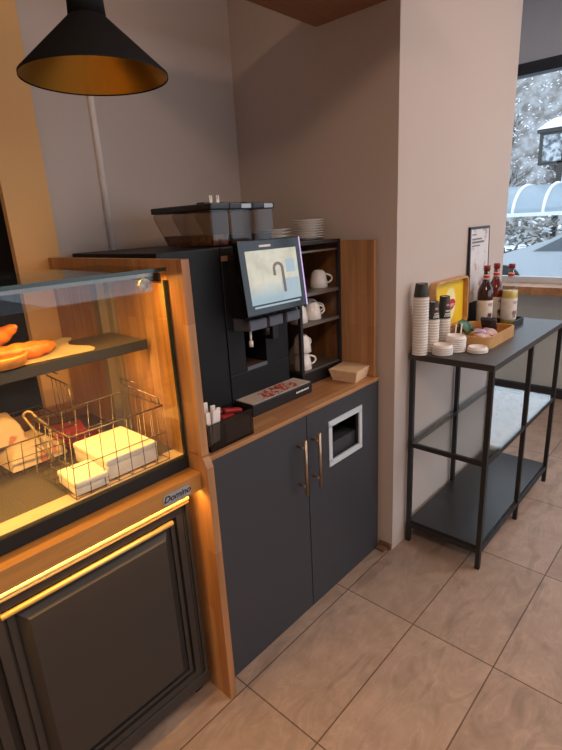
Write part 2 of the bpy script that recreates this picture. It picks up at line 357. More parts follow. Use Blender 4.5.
part('rear_ledge', MB().box(-.42,.773,.62,.735,.877,.905), M['oak_x'], dc, label='oak ledge along the back of the deck')
sh = part('shelf', MB().box(-.42,.760,.147,.345,1.188,1.214,.001), mat('dark_shelf', C8(74,65,56), .4), dc, label='dark slab shelf inside the glass')
part('glass_sticker', MB().cyl((.705,.0295,1.380),(.705,.0312,1.380),.0165,n=28), speckle('grey_sticker', C8(196,196,190), C8(150,150,144), 90, .5), dc, label='round pale sticker on the glass')
part('shelf_lip', MB().box(-.42,.7605,.1445,.1475,1.187,1.2145), M['blackm'], dc, sh, 'black front edge of the shelf')
led = mat('warm_led', C8(255,200,120), .5, emit=(1,.55,.2,1), es=3)
part('light_strip', MB().box(-.41,.74,.040,.058,1.398,1.4085), M['greyp'], dc, label='grey light profile under the top glass')
part('added_shelf_strip', MB().box(-.40,.72,.200,.212,1.1865,1.1885), led, dc, label='added warm light strip under the shelf')  # glowing strip added to go with the extra light below the shelf
def case_light(name, loc, tilt, w, d, power, spread=180):
    a = area(name, loc, (math.radians(tilt),0,0), w, d, power, (1,.51,.105), spread)
    a.parent = dc; a.location = Vector(loc)-dc.location
case_light('case_light', (.17,.049,1.396), -6, 1.12, .018, 7.5)
case_light('added_shelf_light', (.17,.206,1.1855), 4, 1.10, .01, 3.4)  # extra lamp, added to brighten the lower part of the case
part('under_apron_light_strip', MB().box(-.40,.770,-.014,-.004,.779,.784), led, dc, label='warm light strip under the oak apron')
case_light('apron_light', (.175,-.009,.7785), 0, 1.18, .010, 2.2)

# things in the case
pp = MB().grid(lambda u,v: (-.30+.90*u+.02*math.sin(9*v), .150+.185*v, 1.2155+.004*abs(math.sin(6*u+3*v))+(.012*(u-.9)*10 if u>.9 else 0)*v), 30, 8, thick=.0008)
solo('parchment_sheet', pp, M['parch'], (.2,.22,1.223), 'cream parchment paper sheet covering the upper display shelf', 'paper')
def crust(name, c1, c2, sc): 
    m = speckle(name, c1, c2, sc, .42, .35, .65, .15); return m
cr = crust('baked_crust', C8(226,140,52), C8(196,96,26), 26)
def croissant(b, M4):
    n=40; pts=[]; rad=[]
    for i in range(n+1):
        t=i/n; a=(t-.5)*2.2
        pts.append(M4 @ Vector((.088*math.sin(a)/math.sin(1.1), .062*(1-math.cos(a)), .024)))
        seg=abs(math.sin(PI*t*5.5)); rad.append(.004+.0205*math.sin(PI*t)**.8*(.84+.16*seg))
    b.tube(pts, rad, 16); return b
b = croissant(MB(), Matrix.Translation((.447,.218,1.2135)) @ Matrix.Rotation(-.15,4,'Z'))
solo('croissant', b, cr, (.447,.24,1.217), 'golden croissant lying on parchment on the upper display shelf', 'croissant')
b = croissant(MB(), Matrix.Translation((.405,.278,1.236)) @ Matrix.Rotation(2.7,4,'Z') @ Matrix.Rotation(.55,4,'Y'))
solo('croissant', b, cr, (.395,.285,1.217), 'second croissant behind with its tip pointing up at the frame edge', 'croissant')
tb = MB().lathe([(0,0),(.052,0),(.060,.022),(.0605,.026),(.056,.027),(.050,.022),(0,.021)], (.388,.190,1.2195), 36, mis=[0,0,0,0,1,1])
solo('fruit_tart', tb, [crust('tart_shell',C8(214,146,66),C8(190,116,44),30), crust('tart_filling',C8(170,66,22),C8(214,110,36),60)], (.388,.190,1.2195), 'round tart with dark orange filling in front of the croissant', 'tart')
def basket(name, label, bot, top, z0, z1, rails):
    "bot / top: x0,x1,y0,y1 of the floor and of the rim"
    x0,x1,y0,y1 = bot; X0_,X1_,Y0_,Y1_ = top
    t = thing(name, label, 'basket', ((x0+x1)/2,(y0+y1)/2,z0))
    r=.0013; zb=z0+.0035; w=MB(); w2=MB()
    w2.tube([(X0_,Y0_,z1),(X1_,Y0_,z1),(X1_,Y1_,z1),(X0_,Y1_,z1)], .0023, 6, closed=True)
    m=lambda a,b:a*.5+b*.5
    w2.tube([(m(x0,X0_),m(y0,Y0_),m(zb,z1)),(m(x1,X1_),m(y0,Y0_),m(zb,z1)),(m(x1,X1_),m(y1,Y1_),m(zb,z1)),(m(x0,X0_),m(y1,Y1_),m(zb,z1))], r, 5, closed=True)
    w.tube([(x0,y0,zb),(x1,y0,zb),(x1,y1,zb),(x0,y1,zb)], r, 5, closed=True)
    nx=max(3,int((x1-x0)/.036)); ny=max(3,int((y1-y0)/.036))
    for i in range(nx+1):
        x=x0+(x1-x0)*i/nx; xx=X0_+(X1_-X0_)*i/nx
        w.tube([(xx,Y0_,z1),(x,y0,zb),(x,y1,zb),(xx,Y1_,z1)], r, 5)
    for i in range(1,ny):
        y=y0+(y1-y0)*i/ny; yy=Y0_+(Y1_-Y0_)*i/ny
        w.tube([(X0_,yy,z1),(x0,y,zb),(x1,y,zb),(X1_,yy,z1)], r, 5)
    part('wire_mesh', w, M['dwire'], t); part('rim', w2, M['dwire'], t)
    for (x,ya,yb,zt) in rails:
        h=MB().tube([(x,ya,z1),(x,ya+.004,zt),(x,yb,zt+.006),(x,yb+.002,zt+.026),(x,yb-.08,zt+.024)],.0023,6)
        k=5
        for i in range(1,k): h.tube([(x,ya+(yb-ya)*i/k,z1),(x,ya+(yb-ya)*i/k,zt+.003)],r,5)
        part('side_grip', h, M['dwire'], t)
    return t
basket('wire_basket','wire basket holding white napkin packs at the display case front', (.445,.725,.050,.285),(.470,.745,.085,.300),.8775,1.030, [(.745,.10,.30,1.050)])
basket('wire_basket','wire basket behind and left, holding paper bread bags', (.20,.570,.312,.56),(.19,.585,.305,.57),.8775,.975, [(.585,.306,.45,1.095)])
def napkins(base, sx, sy, h, rz, label, cat='napkins', m='napkin', taper=.0, n=5):
    b=MB(); MM=Matrix.Translation(base) @ Matrix.Rotation(rz,4,'Z')
    if taper:
        for i in range(n):
            za=h*i/n; zb=h*(i+1)/n-.0006; g=taper*(i/(n-1))
            b.box(-sx/2-g,sx/2+g,-sy/2-g,sy/2+g,za,zb,.0016,M=MM)
    else:
        k=.018
        b.box(-sx/2,sx/2,-sy/2,sy/2,0,h-k,.004,M=MM,smooth=True)
        b.box(-sx/2-.002,sx/2+.002,-sy/2-.002,sy/2+.002,h-k-.001,h,.008,M=MM,seg=4)
    return solo('napkin_pack', b, M[m], base, label, cat)
napkins((.624,.165,.882),.155,.190,.058,.0,'taller white napkin pack at right inside the front wire basket')
napkins((.497,.112,.882),.088,.108,.038,-.05,'lower white napkin pack at left inside the front wire basket')
def bag(base, sx, sy, h, rz, label, tilt=0):
    b=MB(); MM=Matrix.Translation(base) @ Matrix.Rotation(rz,4,'Z') @ Matrix.Rotation(tilt,4,'X')
    def f(u,v):
        x=(u-.5)*sx; y=(v-.5)*sy; e=max(abs(u-.5),abs(v-.5))*2
        return MM @ Vector((x,y, h*(1-e**5)+.004*math.sin(17*u+3*v)*math.cos(11*v)*(1-e)))
    b.grid(f,20,20)
    b.grid(lambda u,v: MM @ Vector(((u-.5)*sx,(v-.5)*sy,0)),1,1)
    return solo('bread_bag', b, BAG, base, label, 'paper bag')
BAG = mat('printed_paper', C8(222,196,160), .75); n1=noise(BAG, coords(BAG,(14,6,10)), 1.0, 2); setcol(BAG, ramp(BAG, n1, [(.50,C8(224,198,164)),(.62,C8(226,202,168)),(.66,C8(196,110,84)),(.72,C8(222,196,160))]))
bag((.478,.432,.882),.165,.19,.055,.05,'flat printed paper bread bag lying in the rear wire basket')
bag((.425,.470,.936),.12,.13,.075,-.1,'plump crumpled paper bread bag lying on the flat bread bag', .0)
tg=MB(); 
def arm(p,q): return [Vector(p).lerp(Vector(q),t)+Vector((0,0,.010*math.sin(PI*t))) for t in [i/8 for i in range(9)]]
top=Vector((.470,.335,1.032))
for e,s in (((.500,.300,.890),-1),((.556,.345,.900),1)):
    pts=arm(top+Vector((.012*s,-.004*s,0)), e); tg.tube(pts,[.0035]*3+[.0045]*3+[.0035,.004,.007],6)
tg.tube([top+Vector((.012*math.cos(a),-.004*math.cos(a),.012*math.sin(a))) for a in [PI*i/8 for i in range(9)]],.0035,6)
solo('serving_tongs', tg, M['gold'], (.5,.3,.905), 'metal serving tongs leaning on the rear wire basket rim', 'tongs')
solo('snack_packet', MB().box(-.055,.055,-.06,.06,0,.02,.006,M=Matrix.Translation((.620,.425,.882))@Matrix.Rotation(.15,4,'Z')), M['red_dark'], (.620,.425,.882), 'dark red packet lying behind the taller napkin pack', 'packet')
solo('snack_packet', MB().box(-.05,.05,-.05,.05,0,.016,.005,M=Matrix.Translation((.614,.445,.903))@Matrix.Rotation(-.3,4,'Z')), M['red'], (.614,.445,.903), 'brighter red packet lying on top of the dark red packet', 'packet')

solo('wall_sign', MB().box(.72,1.029,1.688,1.699,1.725,1.802,.002), M['red'], (.9,1.69,1.76), 'small red sign on the dark wall, cut by left frame edge', 'sign')
# ================================================================== pendant lamp
px,py,pz = .668,.06,1.844
lampT = thing('pendant_lamp', 'black cone pendant lamp with golden inside above the display case', 'pendant lamp', (px,py,pz))
part('shade', MB().lathe([(.160,0),(.160,.006),(.040,.118),(.036,.125),(.0345,.125),(.0345,.121),(.038,.114),(.1585,.003),(.160,0)], (px,py,pz), 64, mis=[0,0,0,0,1,1,1,0]), [mat('matt_black_shade', C8(17,15,15), .75, spec=.25), mat('gold_lining', C8(190,146,62), .42, .95)], lampT)
part('socket_cap', MB().lathe([(0,.175),(.020,.175),(.034,.165),(.038,.16),(.040,.118),(0,.118)], (px,py,pz), 32), mat('matt_black_cap', C8(15,14,14), .7, spec=.25), lampT)
part('cord', MB().cyl((px,py,pz+.17),(px,py,2.999),.003,n=8), M['rubber'], lampT)
part('bulb', MB().lathe([(0,.045),(.020,.050),(.028,.068),(.020,.092),(.012,.118),(0,.118)], (px,py,pz), 20), mat('frosted_bulb', C8(230,200,150), .4), lampT)

# ================================================================== coffee machine
cm = thing('coffee_machine', 'black bean-to-cup coffee machine with touch screen on the oak worktop', 'coffee machine', (1.15,.45,.86))
bd = MB()
bd.box(.862,1.108,.20,.73,.862,1.445,.004)                        # side unit
bd.box(1.112,1.425,.20,.73,.862,1.000,.004).box(1.112,1.192,.20,.73,1.0,1.17,.002).box(1.300,1.425,.20,.73,1.0,1.17,.002).box(1.192,1.300,.36,.73,1.0,1.17).box(1.112,1.425,.20,.73,1.17,1.445,.004)
part('body', bd, M['machine'], cm)
part('screen_mount', MB().box(1.14,1.39,.13,.21,1.205,1.42,.006), M['black'], cm)
part('drip_grate', MB().box(1.194,1.298,.205,.358,1.0,1.012), speckle('brown_grate', C8(100,72,60), C8(70,50,42), 60, .5), cm, label='brown drip grate')
part('grate_lip', MB().box(1.194,1.298,.197,.206,1.0,1.014,.001), M['greyp'], cm)
for xa,xb in ((1.142,1.228),(1.238,1.311),(1.330,1.406)):
    hd = part('brew_head', MB().prism([(.115,1.165),(.115,1.20),(.20,1.205),(.20,1.155)],'x',xa,xb,bev=.003), M['greyp'], cm, label='slate grey brew head')
part('milk_spout', MB().cyl((1.166,.14,1.165),(1.166,.14,1.125),.004).cyl((1.166,.14,1.125),(1.166,.14,1.105),.0075), M['plastic_w'], cm, label='short pale spout')
part('coffee_spout', MB().box(1.30,1.33,.16,.20,1.10,1.17,.004).cyl((1.255,.15,1.165),(1.255,.15,1.13),.012), M['black'], cm)
# touch screen: slightly tilted and turned towards the customer
SM = Matrix.Translation((1.259,.098,1.3415)) @ Matrix.Rotation(-.024,4,'Z') @ Matrix.Rotation(-.124,4,'X')
sc = part('touch_screen', MB().box(-.1475,.1475,0,.026,-.1235,.1235,.004,M=SM).box(-.12,.165,.026,.045,-.12,.120,.004,M=SM), M['piano'], cm)
dsp = mat('lit_display', C8(20,20,20), .12); nt, N, L, p = nodes(dsp)
vv = coords(dsp, loc=(-1.259+1.15,-.098+.45,-1.3415+.86))
sx_ = N.new('ShaderNodeSeparateXYZ'); L.new(vv, sx_.inputs[0])
nz = noise(dsp, vv, 14, 3); cr_ = ramp(dsp, nz, [(.3,C8(186,178,156)),(.55,C8(212,204,182)),(.75,C8(190,196,196))])
mr = N.new('ShaderNodeMapRange'); mr.inputs[1].default_value = -.02; mr.inputs[2].default_value = -.075; L.new(sx_.outputs[2], mr.inputs[0])
em = mix(dsp, cr_, C8(150,172,182), mr.outputs[0]); L.new(em, p.inputs['Emission Color']); p.inputs['Emission Strength'].default_value = .75
part('display', MB().box(-.122,.122,-.0012,.001,-.088,.088,M=SM), dsp, cm, sc, 'lit display with a pale picture')
g = MB(); ca=[(.0+.02*math.cos(a)+.0, .022+.018*math.sin(a)) for a in [PI-PI*i/10 for i in range(11)]]
g.tube([SM @ Vector((x+.02,-.0014,z)) for x,z in [(-.02,.0)]+ca+[(.022,-.06)]], .0055, 6)
part('display_drawing', g, mat('drawing_taupe', C8(30,30,30), .3, emit=C8(140,130,120), es=.55), cm, sc, 'taupe hooked shape shown on the display')
g = MB().box(.03,.118,-.0016,0,-.085,-.015,M=SM).box(.06,.105,-.0016,0,.005,.05,M=SM).box(-.112,.112,-.0018,0,-.1,-.094,M=SM)
part('display_picture', g, mat('picture_blue', C8(30,30,30), .3, emit=C8(168,186,196), es=.7), cm, sc, 'pale blue areas of the picture')
part('screen_logo', MB().box(-.055,.0,-.0014,0,.098,.105,M=SM), M['straw'], cm, sc, 'small white marking above the display')
part('light_edge', MB().box(.1445,.1482,-.002,.01,-.121,.122,M=SM), mat('violet_led', C8(190,170,220), .4, emit=C8(190,165,215), es=.8), cm, sc, 'thin violet light along the edge')
part('type_label', MB().box(1.112,1.150,.1985,.2005,1.400,1.417), mat('brown_label', C8(140,110,90), .5), cm, label='small brownish label')
# hoppers
def hopper(xa, xb, fillz, col):
    h = part('bean_hopper', MB().prism([(.25,1.447),(.25,1.565),(.585,1.565),(.585,1.548),(.51,1.447)],'x',xa,xb,bev=.004), M['hop'], cm, label='smoked clear hopper')
    part('contents', MB().prism([(.256,1.449),(.256,fillz),(.54+.3*(fillz-1.5),fillz),(.508,1.449)],'x',xa+.005,xb-.005), col, cm, h)
    part('lid', MB().box(xa-.003,xb+.003,.243,.592,1.565,1.587,.005).box(xa+.015,xb-.015,.30,.34,1.585,1.593,.003), M['black'], cm, h)
    return h
bean = speckle('roasted_beans', C8(120,72,44), C8(54,32,22), 55, .45); powder = speckle('dark_powder', C8(60,36,28), C8(44,28,22), 20, .8)
h1 = hopper(1.128,1.206,1.485,bean); h2 = hopper(1.213,1.318,1.482,powder); h3 = hopper(1.325,1.43,1.478,powder)
for h,xa,xb in ((h2,1.262,1.312),(h3,1.375,1.425)): part('hopper_label', MB().box(xa,xb-.004,.2405,.2432,1.569,1.583), M['silver'], cm, h, 'pale label on the lid')
for x in (1.14,1.17): part('key', MB().box(x-.008,x+.004,.254,.257,1.588,1.600,.001).box(x-.008,x-.004,.254,.257,1.600,1.611).box(x+.000,x+.004,.254,.257,1.600,1.611), M['white'], cm, h1, 'small white forked key')
# drip tray in front of the machine
dt = thing('drip_tray', 'black drip tray with red berries print before the coffee machine', 'tray', (1.29,.17,.86))
part('tray_body', MB().box(1.122,1.452,.108,.199,.8605,.905,.004), M['black'], dt)
matm = MB().box(1.126,1.444,.111,.198,.905,.9075)
part('tray_mat', matm, speckle('pale_mat', C8(196,184,172), C8(184,172,160), 60, .6), dt, label='pale mat')
bp=MB(); rnd=random.Random(3)
for i in range(100):
    a=rnd.random()*2*PI; r=math.sqrt(rnd.random())*(abs(math.cos(a))**4+abs(math.sin(a))**4)**-.25; x=1.30+.095*r*math.cos(a)+.012*math.sin(a); y=.152+.036*r*math.sin(a)
    bp.cyl((x,y,.9074),(x,y,.9082),.0032+.0028*rnd.random(),n=8)
part('berry_print', bp, mat('berry_red', C8(190,44,46), .5), dt, label='red berries printed on the mat')['kind']='stuff'
lt=MB(); x=1.355
for wd in (.006,.005,.007,.004,.006,.006,.005,.007,.006,.004,.006): lt.box(x,x+wd,.1068,.1082,.882,.8865+.002*(wd>.0055)); x+=wd+.0012
part('tray_lettering', lt, M['white'], dt, label='small white lettering')
# smoked caddy with sticks
cd = thing('condiment_caddy', 'smoked clear plastic caddy at the left end of the worktop', 'caddy', (.935,.06,.86))
xa,xb,ya,yb,za,zb=.846,1.026,.010,.105,.8605,.948
part('bin', MB().box(xa,xb,ya,yb,za,za+.003).box(xa,xb,ya,ya+.003,za,zb).box(xa,xb,yb-.003,yb,za,zb).box(xa,xa+.003,ya,yb,za,zb).box(xb-.003,xb,ya,yb,za,zb).box(xa,xb,ya-.0015,ya+.0045,zb-.003,zb).box(xa,xb,yb-.0045,yb+.0015,zb-.003,zb), M['smoke'], cd)
part('divider', MB().box(.905,.908,ya,yb,za,zb-.01), M['smoke'], cd)
stick = MB().box(-.008,.008,-.004,.004,0,.108,.002).build('sugar_stick', M['straw']); stick.location=(.86,.030,.874)
tag(stick, 'white paper sugar stick at far left in the smoked caddy', 'sugar stick', 'sticks in the smoked caddy')
sl = [((.876,.03),'white sugar stick second from left in the smoked caddy',.08,.1),((.884,.065),'white sugar stick standing tallest at the back of the caddy',-.05,.02),((.893,.035),'white sugar stick in the front middle of the stick cluster',.05,.15),((.866,.075),'white sugar stick in the back left corner of the caddy',.1,-.06),((.898,.058),'white sugar stick at the right of the stick cluster',.0,.12)]
for (x,y),lb,rx,ry in sl: c=dup(stick,(x,y,.878+.012*(y>.06)),lb); c.rotation_euler=(rx,ry*.5,0)
for (x,y,z,rz,lb,mm) in ((.955,.055,.935,.3,'red wrapped sugar packet lying at left in the caddy','red'),(.985,.06,.945,-.2,'red wrapped packet on top, nearest the caddy right end','red'),(.945,.08,.950,.9,'dark red packet tilted against the back of the caddy','red_dark')):
    solo('sugar_packet', MB().box(-.032,.032,-.011,.011,-.005,.005,.003,M=Matrix.Translation((x,y,z))@Matrix.Rotation(rz,4,'Z')@Matrix.Rotation(.2,4,'Y')), M[mm], (x,y,z), lb, 'sugar packet', 'packets in the smoked caddy')
fillb = MB().box(.912,1.02,.016,.099,.8636,.925,.004)
solo('packet_pile', fillb, M['brown_stick'], (.96,.06,.864), 'brown packet bundle at the bottom of the smoked caddy', 'packet')
# ================================================================== cup cabinet
ca_ = thing('cup_cabinet', 'black glass-sided cup cabinet between coffee machine and oak end panel', 'cabinet', (1.61,.30,.86))
X0,X1,Y0,Y1 = 1.472,1.746,.172,.50
part('base', MB().box(X0,X1,Y0,Y1,.8605,.915,.002), M['black'], ca_)
fr = MB()
for x in (X0,X1-.014):
    for y in (Y0,Y1-.014): fr.box(x,x+.014,y,y+.014,.915,1.437)
for y in (Y0,Y1-.012): fr.box(X0,X1,y,y+.012,1.425,1.437)
for x in (X0,X1-.012): fr.box(x,x+.012,Y0,Y1,1.425,1.437)
part('frame', fr, M['blackm'], ca_)
part('back_pane', MB().box(X0+.012,X1-.012,Y1-.006,Y1-.002,.915,1.425), mat('bronze_back', C8(92,76,64), .35), ca_)
shm = mat('grey_shelf_metal', C8(130,122,114), .35, .6)
SZ=(.921,1.118,1.240)
part('top_shelf', MB().box(X0+.013,X1-.013,Y0+.008,Y1-.013,1.395,1.402).box(X0+.002,X1-.002,Y0+.002,Y1-.002,1.4325,1.4365), shm, ca_)
for z in SZ: part('shelf', MB().box(X0+.013,X1-.013,Y0+.006,Y1-.013,z-.006,z).box(X0+.013,X1-.013,Y0+.003,Y0+.007,z-.014,z), shm, ca_)
part('side_pane', MB().box(X0+.004,X0+.007,Y0+.014,Y1-.014,.915,1.425), M['tint'], ca_)
part('side_pane', MB().box(X1-.007,X1-.004,Y0+.014,Y1-.014,.915,1.425), M['tint'], ca_)
# cups: made once standing upside down, then copied
cupg='white coffee cups in the cup cabinet'
cup = thing('coffee_cup', 'white cup upside down on the top shelf of the cup cabinet', 'cup', (1.688,.245,SZ[2]+.0005), cupg)
ld = cup.location
H=.072
part('cup_body', MB().lathe([(.036,0),(.0385,.002),(.036,.028),(.029,.062),(.022,.068),(.020,H),(.018,H),(.018,.068),(0,.067),(0,.064),(.026,.060),(.0335,.028),(.036,.003),(.036,0)], ld, 32), M['porcelain'], cup)
hp=[Vector((.034,0,.018))]+[Vector((.034+.026*math.sin(a)+.0,0,.034-.018*math.cos(a))) for a in [PI*i/8 for i in range(1,8)]]+[Vector((.029,0,.055))]
R0=Matrix.Translation(ld)@Matrix.Rotation(-.55,4,'Z')
part('handle', MB().tube([R0@q for q in hp],.0042,8), M['porcelain'], cup)
for x,y,z,lb,rz in ((1.558,.27,SZ[2],'white cup upside down on the top shelf, half behind the screen',2.4),
    (1.612,.225,SZ[1],'white cup upside down on the middle shelf, second from right',.2),(1.672,.285,SZ[1],'white cup upside down on the middle shelf, rightmost and farther back',-.1),(1.520,.222,SZ[1],'white cup upside down on the middle shelf, leftmost behind the side pane',2.6),
    (1.527,.216,SZ[0],'white cup upside down on the bottom shelf, lower left of the pair',.1),(1.590,.30,SZ[0],'white cup upside down on the bottom shelf, farther back',.3)):
    dup(cup,(x,y,z+.0005),lb,rz)
dup(cup,(1.527,.216,SZ[0]+.074),'white cup upside down stacked on the bottom shelf cup',.6)
# saucers on top
sg='saucers stacked on the cup cabinet'
sau = MB().lathe([(0,0),(.034,0),(.036,.003),(.070,.011),(.0715,.0125),(.069,.0135),(.036,.0055),(.030,.004),(0,.004)], (0,0,0), 40).build('saucer', M['porcelain'])
sau.location=(1.690,.300,1.4375); tag(sau,'white saucer at the bottom of the tall right stack','saucer',sg)
names=['second','third','fourth','fifth','sixth','seventh','eighth']
for i,nm in enumerate(names): dup(sau,(1.690+.001*((i*7)%3-1),.300+.001*((i*5)%3-1),1.4375+.0098*(i+1)),('white saucer on the top of the tall right stack' if i==6 else f'white saucer {nm} from the bottom in the tall right stack'))
for i,nm in enumerate(['bottom','second lowest','second highest','top']): dup(sau,(1.600,.40,1.4375+.0125*i),f'white saucer, {nm} one of the short stack behind the screen')
# napkins on the worktop
napkins((1.686,.090,.8605),.112,.110,.050,.14,'cream napkin stack on the worktop beside the oak end panel', 'napkins','tan_napkin',.010)

# ================================================================== console shelf
cs = thing('console_shelf', 'black metal console shelf with glass middle shelf along the wall', 'shelf', (2.395,-.255,0))
SX=(1.903,2.390,2.876); SY=(-.434,-.096); t_=.020
for x in SX:
    for y in SY: part('leg', MB().box(x,x+t_,y,y+t_,0,.916,.001), M['blackm'], cs)
part('tabletop', MB().box(SX[0]-.004,SX[2]+t_+.004,SY[0]-.004,SY[1]+t_+.004,.916,.943,.002), mat('dark_tabletop', C8(58,56,56), .36), cs)
def rails(z0,z1):
    m=MB()
    for y in SY: m.box(SX[0]+t_,SX[2],y+.002,y+t_-.002,z0,z1)
    for x in (SX[0],SX[2]): m.box(x+.002,x+t_-.002,SY[0]+t_,SY[1],z0,z1)
    return m
part('middle_rails', rails(.500,.520), M['blackm'], cs); part('bottom_rails', rails(.078,.100), M['blackm'], cs)
part('glass_shelf', MB().box(SX[0]+.004,SX[2]+t_-.004,SY[0]+.004,SY[1]+t_-.004,.5205,.5275), M['shelf_glass'], cs, label='clear glass middle shelf')
part('bottom_shelf', MB().box(SX[0]+.012,SX[2]+.012,SY[0]+.014,SY[1]+.012,.100,.112,.001), mat('dark_board', C8(46,46,48), .32), cs)
T=.9435
# paper cups, upside down and nested
cg='nested paper cups on the console shelf'
def cup_stack(x,y,n,pitch,R,h,words):
    base=None
    for i in range(n):
        if base is None:
            k=R
            base=MB().lathe([(k*1.04,0),(k*1.05,.003),(k*1.0,.0042),(k*.985,pitch*.99),(k*.78,h),(k*.74,h),(k*.73,h-.004),(0,h-.004),(0,h-.0055),(k*.72,h-.0055),(k*.93,.002),(k*1.04,0)], (0,0,0), 28, mis=[0,0,1,2,2,2,0,0,0,0,0]).build('paper_cup',[M['white'],CUPW,CUPB])
            tag(base,f'lowest white-rimmed paper cup at the bottom of {words}','paper cup',cg); base.location=(x,y,T); continue
        c=dup(base,(x+.0006*((i*7)%3-1),y,T+pitch*i),(f'topmost black paper cup of {words}' if i==n-1 else f'{ORD[i]} white-rimmed paper cup from the bottom of {words}'))
    return c
ORD='lowest second third fourth fifth sixth seventh eighth ninth tenth eleventh twelfth thirteenth fourteenth fifteenth sixteenth seventeenth eighteenth nineteenth twentieth'.split()
CUPW=mat('pale_cup_band', C8(206,196,190), .6); CUPB=mat('black_cup_wall', C8(40,38,38), .55)
cup_stack(1.916,-.114,21,.0117,.0315,.066,'the tall leftmost cup stack')
def cup_print(topz, R, h, words):
    "small print on the wall of the topmost cup, on the side facing the room"
    x,y,z=topz; m=MB(); m2=MB()
    for zz,n,w in ((.30,5,.0042),(.42,4,.0036),(.22,6,.003)):
        for k in range(n):
            a=-2.05+(k-(n-1)/2)*.22; rr=R*(.985-.205*zz)+.0003
            m.box(-w*.5,w*.5,-.0003,.0003,-.0035,.0035,M=Matrix.Translation((x+rr*math.cos(a),y+rr*math.sin(a),z+h*zz))@Matrix.Rotation(a+PI/2,4,'Z'))
    a=-2.05; rr=R*(.985-.205*.66)+.0003
    for k in (-1,0,1): m2.box(-.0028,.0028,-.0003,.0003,-.005+.001*abs(k),.005-.001*abs(k),M=Matrix.Translation((x+rr*math.cos(a+.2*k),y+rr*math.sin(a+.2*k),z+h*.66))@Matrix.Rotation(a+.2*k+PI/2,4,'Z'))
    return m,m2
t2=cup_stack(1.990,-.134,12,.0118,.0265,.086,'the short front cup stack'); t3=cup_stack(2.085,-.140,11,.0118,.0275,.108,'the third cup stack beside the tea box')
for tp,R,h in ((t2,.0265,.086),(t3,.0275,.108)):
    m,m2=cup_print(tp.location,R,h,'')
    o1=m.build('cup_lettering',M['white'],None,base=tp.location); o1.parent=tp; o1['label']='white lettering on the cup'
    o2=m2.build('cup_emblem',M['pink'],None,base=tp.location); o2.parent=tp; o2['label']='small pink emblem on the cup'
# ================================================================== (lids, tea box, bottles, poster)
lidg='white plastic cup lids on the console shelf'
lid=MB().lathe([(.040,0),(.043,.001),(.043,.005),(.040,.007),(.0385,.014),(.036,.016),(.034,.0155),(.033,.012),(0,.012),(0,.0105),(.032,.0105),(.037,.004),(.040,0)],(0,0,0),32).build('cup_cover',M['plastic_w'])
lid.location=(1.963,-.195,T); tag(lid,'white plastic cup lid at the bottom of the low front stack','cup lid',lidg)
for i,w in enumerate(('second from the bottom','third from the bottom','on top')): dup(lid,(1.963,-.195,T+.0088*(i+1)),f'white plastic cup lid {w} of the low front stack')
for i in range(7): dup(lid,(2.040,-.218,T+.0088*i),('white plastic cup lid on top of the taller middle stack' if i==6 else f'{ORD[i]} white plastic cup lid from the bottom of the taller middle stack'))
for i,w in enumerate(('lower','upper')): dup(lid,(2.068,-.303,T+.008*i),f'white plastic cup lid, {w} one of the pair by the tea box corner')
for i,(x,y,rz,w,mm) in enumerate(((2.078,-.180,.5,'left','brown_stick'),(2.098,-.186,.55,'middle','straw'),(2.112,-.205,.45,'right','straw'))):
    solo('wooden_stirrer', MB().box(-.006,.006,-.001,.001,0,.105,M=Matrix.Translation((x,y,T+.002))@Matrix.Rotation(-.15,4,'Y')@Matrix.Rotation(.12,4,'X')), M[mm], (x,y,T), f'{"brown" if mm=="brown_stick" else "pale"} stirrer, {w} of three behind the taller lid stack', 'stirrer')
# tea box
tbx=thing('tea_box','open bamboo tea box with yellow card in its raised lid','tea box',(2.285,-.21,T))
def rrect(x0,x1,y0,y1,r,n=5):
    P=[]
    for cx,cy,a0 in ((x1-r,y1-r,0),(x0+r,y1-r,90),(x0+r,y0+r,180),(x1-r,y0+r,270)): P+=[(cx+r*math.cos(math.radians(a0+90*i/n)),cy+r*math.sin(math.radians(a0+90*i/n))) for i in range(n+1)]
    return P
def ring(mb,Po,Pi,axis,a0,a1,M4=None):
    b=bmesh.new(); n=len(Po)
    def Q(u,v,a): return {'z':(u,v,a),'y':(u,a,v)}[axis]
    A=[b.verts.new(Q(*q,a0)) for q in Po]; B=[b.verts.new(Q(*q,a1)) for q in Po]; Ci=[b.verts.new(Q(*q,a0)) for q in Pi]; D=[b.verts.new(Q(*q,a1)) for q in Pi]
    for k in range(n):
        j=(k+1)%n
        for f in ((A[k],A[j],B[j],B[k]),(B[k],B[j],D[j],D[k]),(D[k],D[j],Ci[j],Ci[k]),(Ci[k],Ci[j],A[j],A[k])): b.faces.new(f)
    mb._merge(b,0,M4); return mb
bx0,bx1,by0,by1=2.118,2.450,-.335,-.112
m=MB(); ring(m,rrect(bx0,bx1,by0,by1,.035),rrect(bx0+.010,bx1-.010,by0+.010,by1-.010,.026),'z',T,T+.050); m.prism(rrect(bx0+.005,bx1-.005,by0+.005,by1-.005,.03),'z',T,T+.008)
part('box_tray',m,M['bamboo'],tbx)
LM=Matrix.Translation((2.255,-.082,T+.046))@Matrix.Rotation(math.radians(-1),4,'X')
m=MB(); ring(m,rrect(-.180,.180,0,.232,.035),rrect(-.170,.170,.010,.222,.026),'y',-.024,.008,LM); m.prism(rrect(-.176,.176,.004,.228,.03),'y',.0,.008,M=LM)
ldp=part('lid',m,M['bamboo'],tbx)
part('yellow_card',MB().prism(rrect(-.155,.166,.012,.214,.02),'y',-.0015,.0,M=LM),M['yellow'],tbx,ldp,'yellow card printed with a red oval logo')
sun=[]
for i in range(64):
    a=2*PI*i/64; r=1+(.10 if i%2 else -.05); sun.append((.02+.058*r*math.cos(a), .112+.074*r*math.sin(a)))
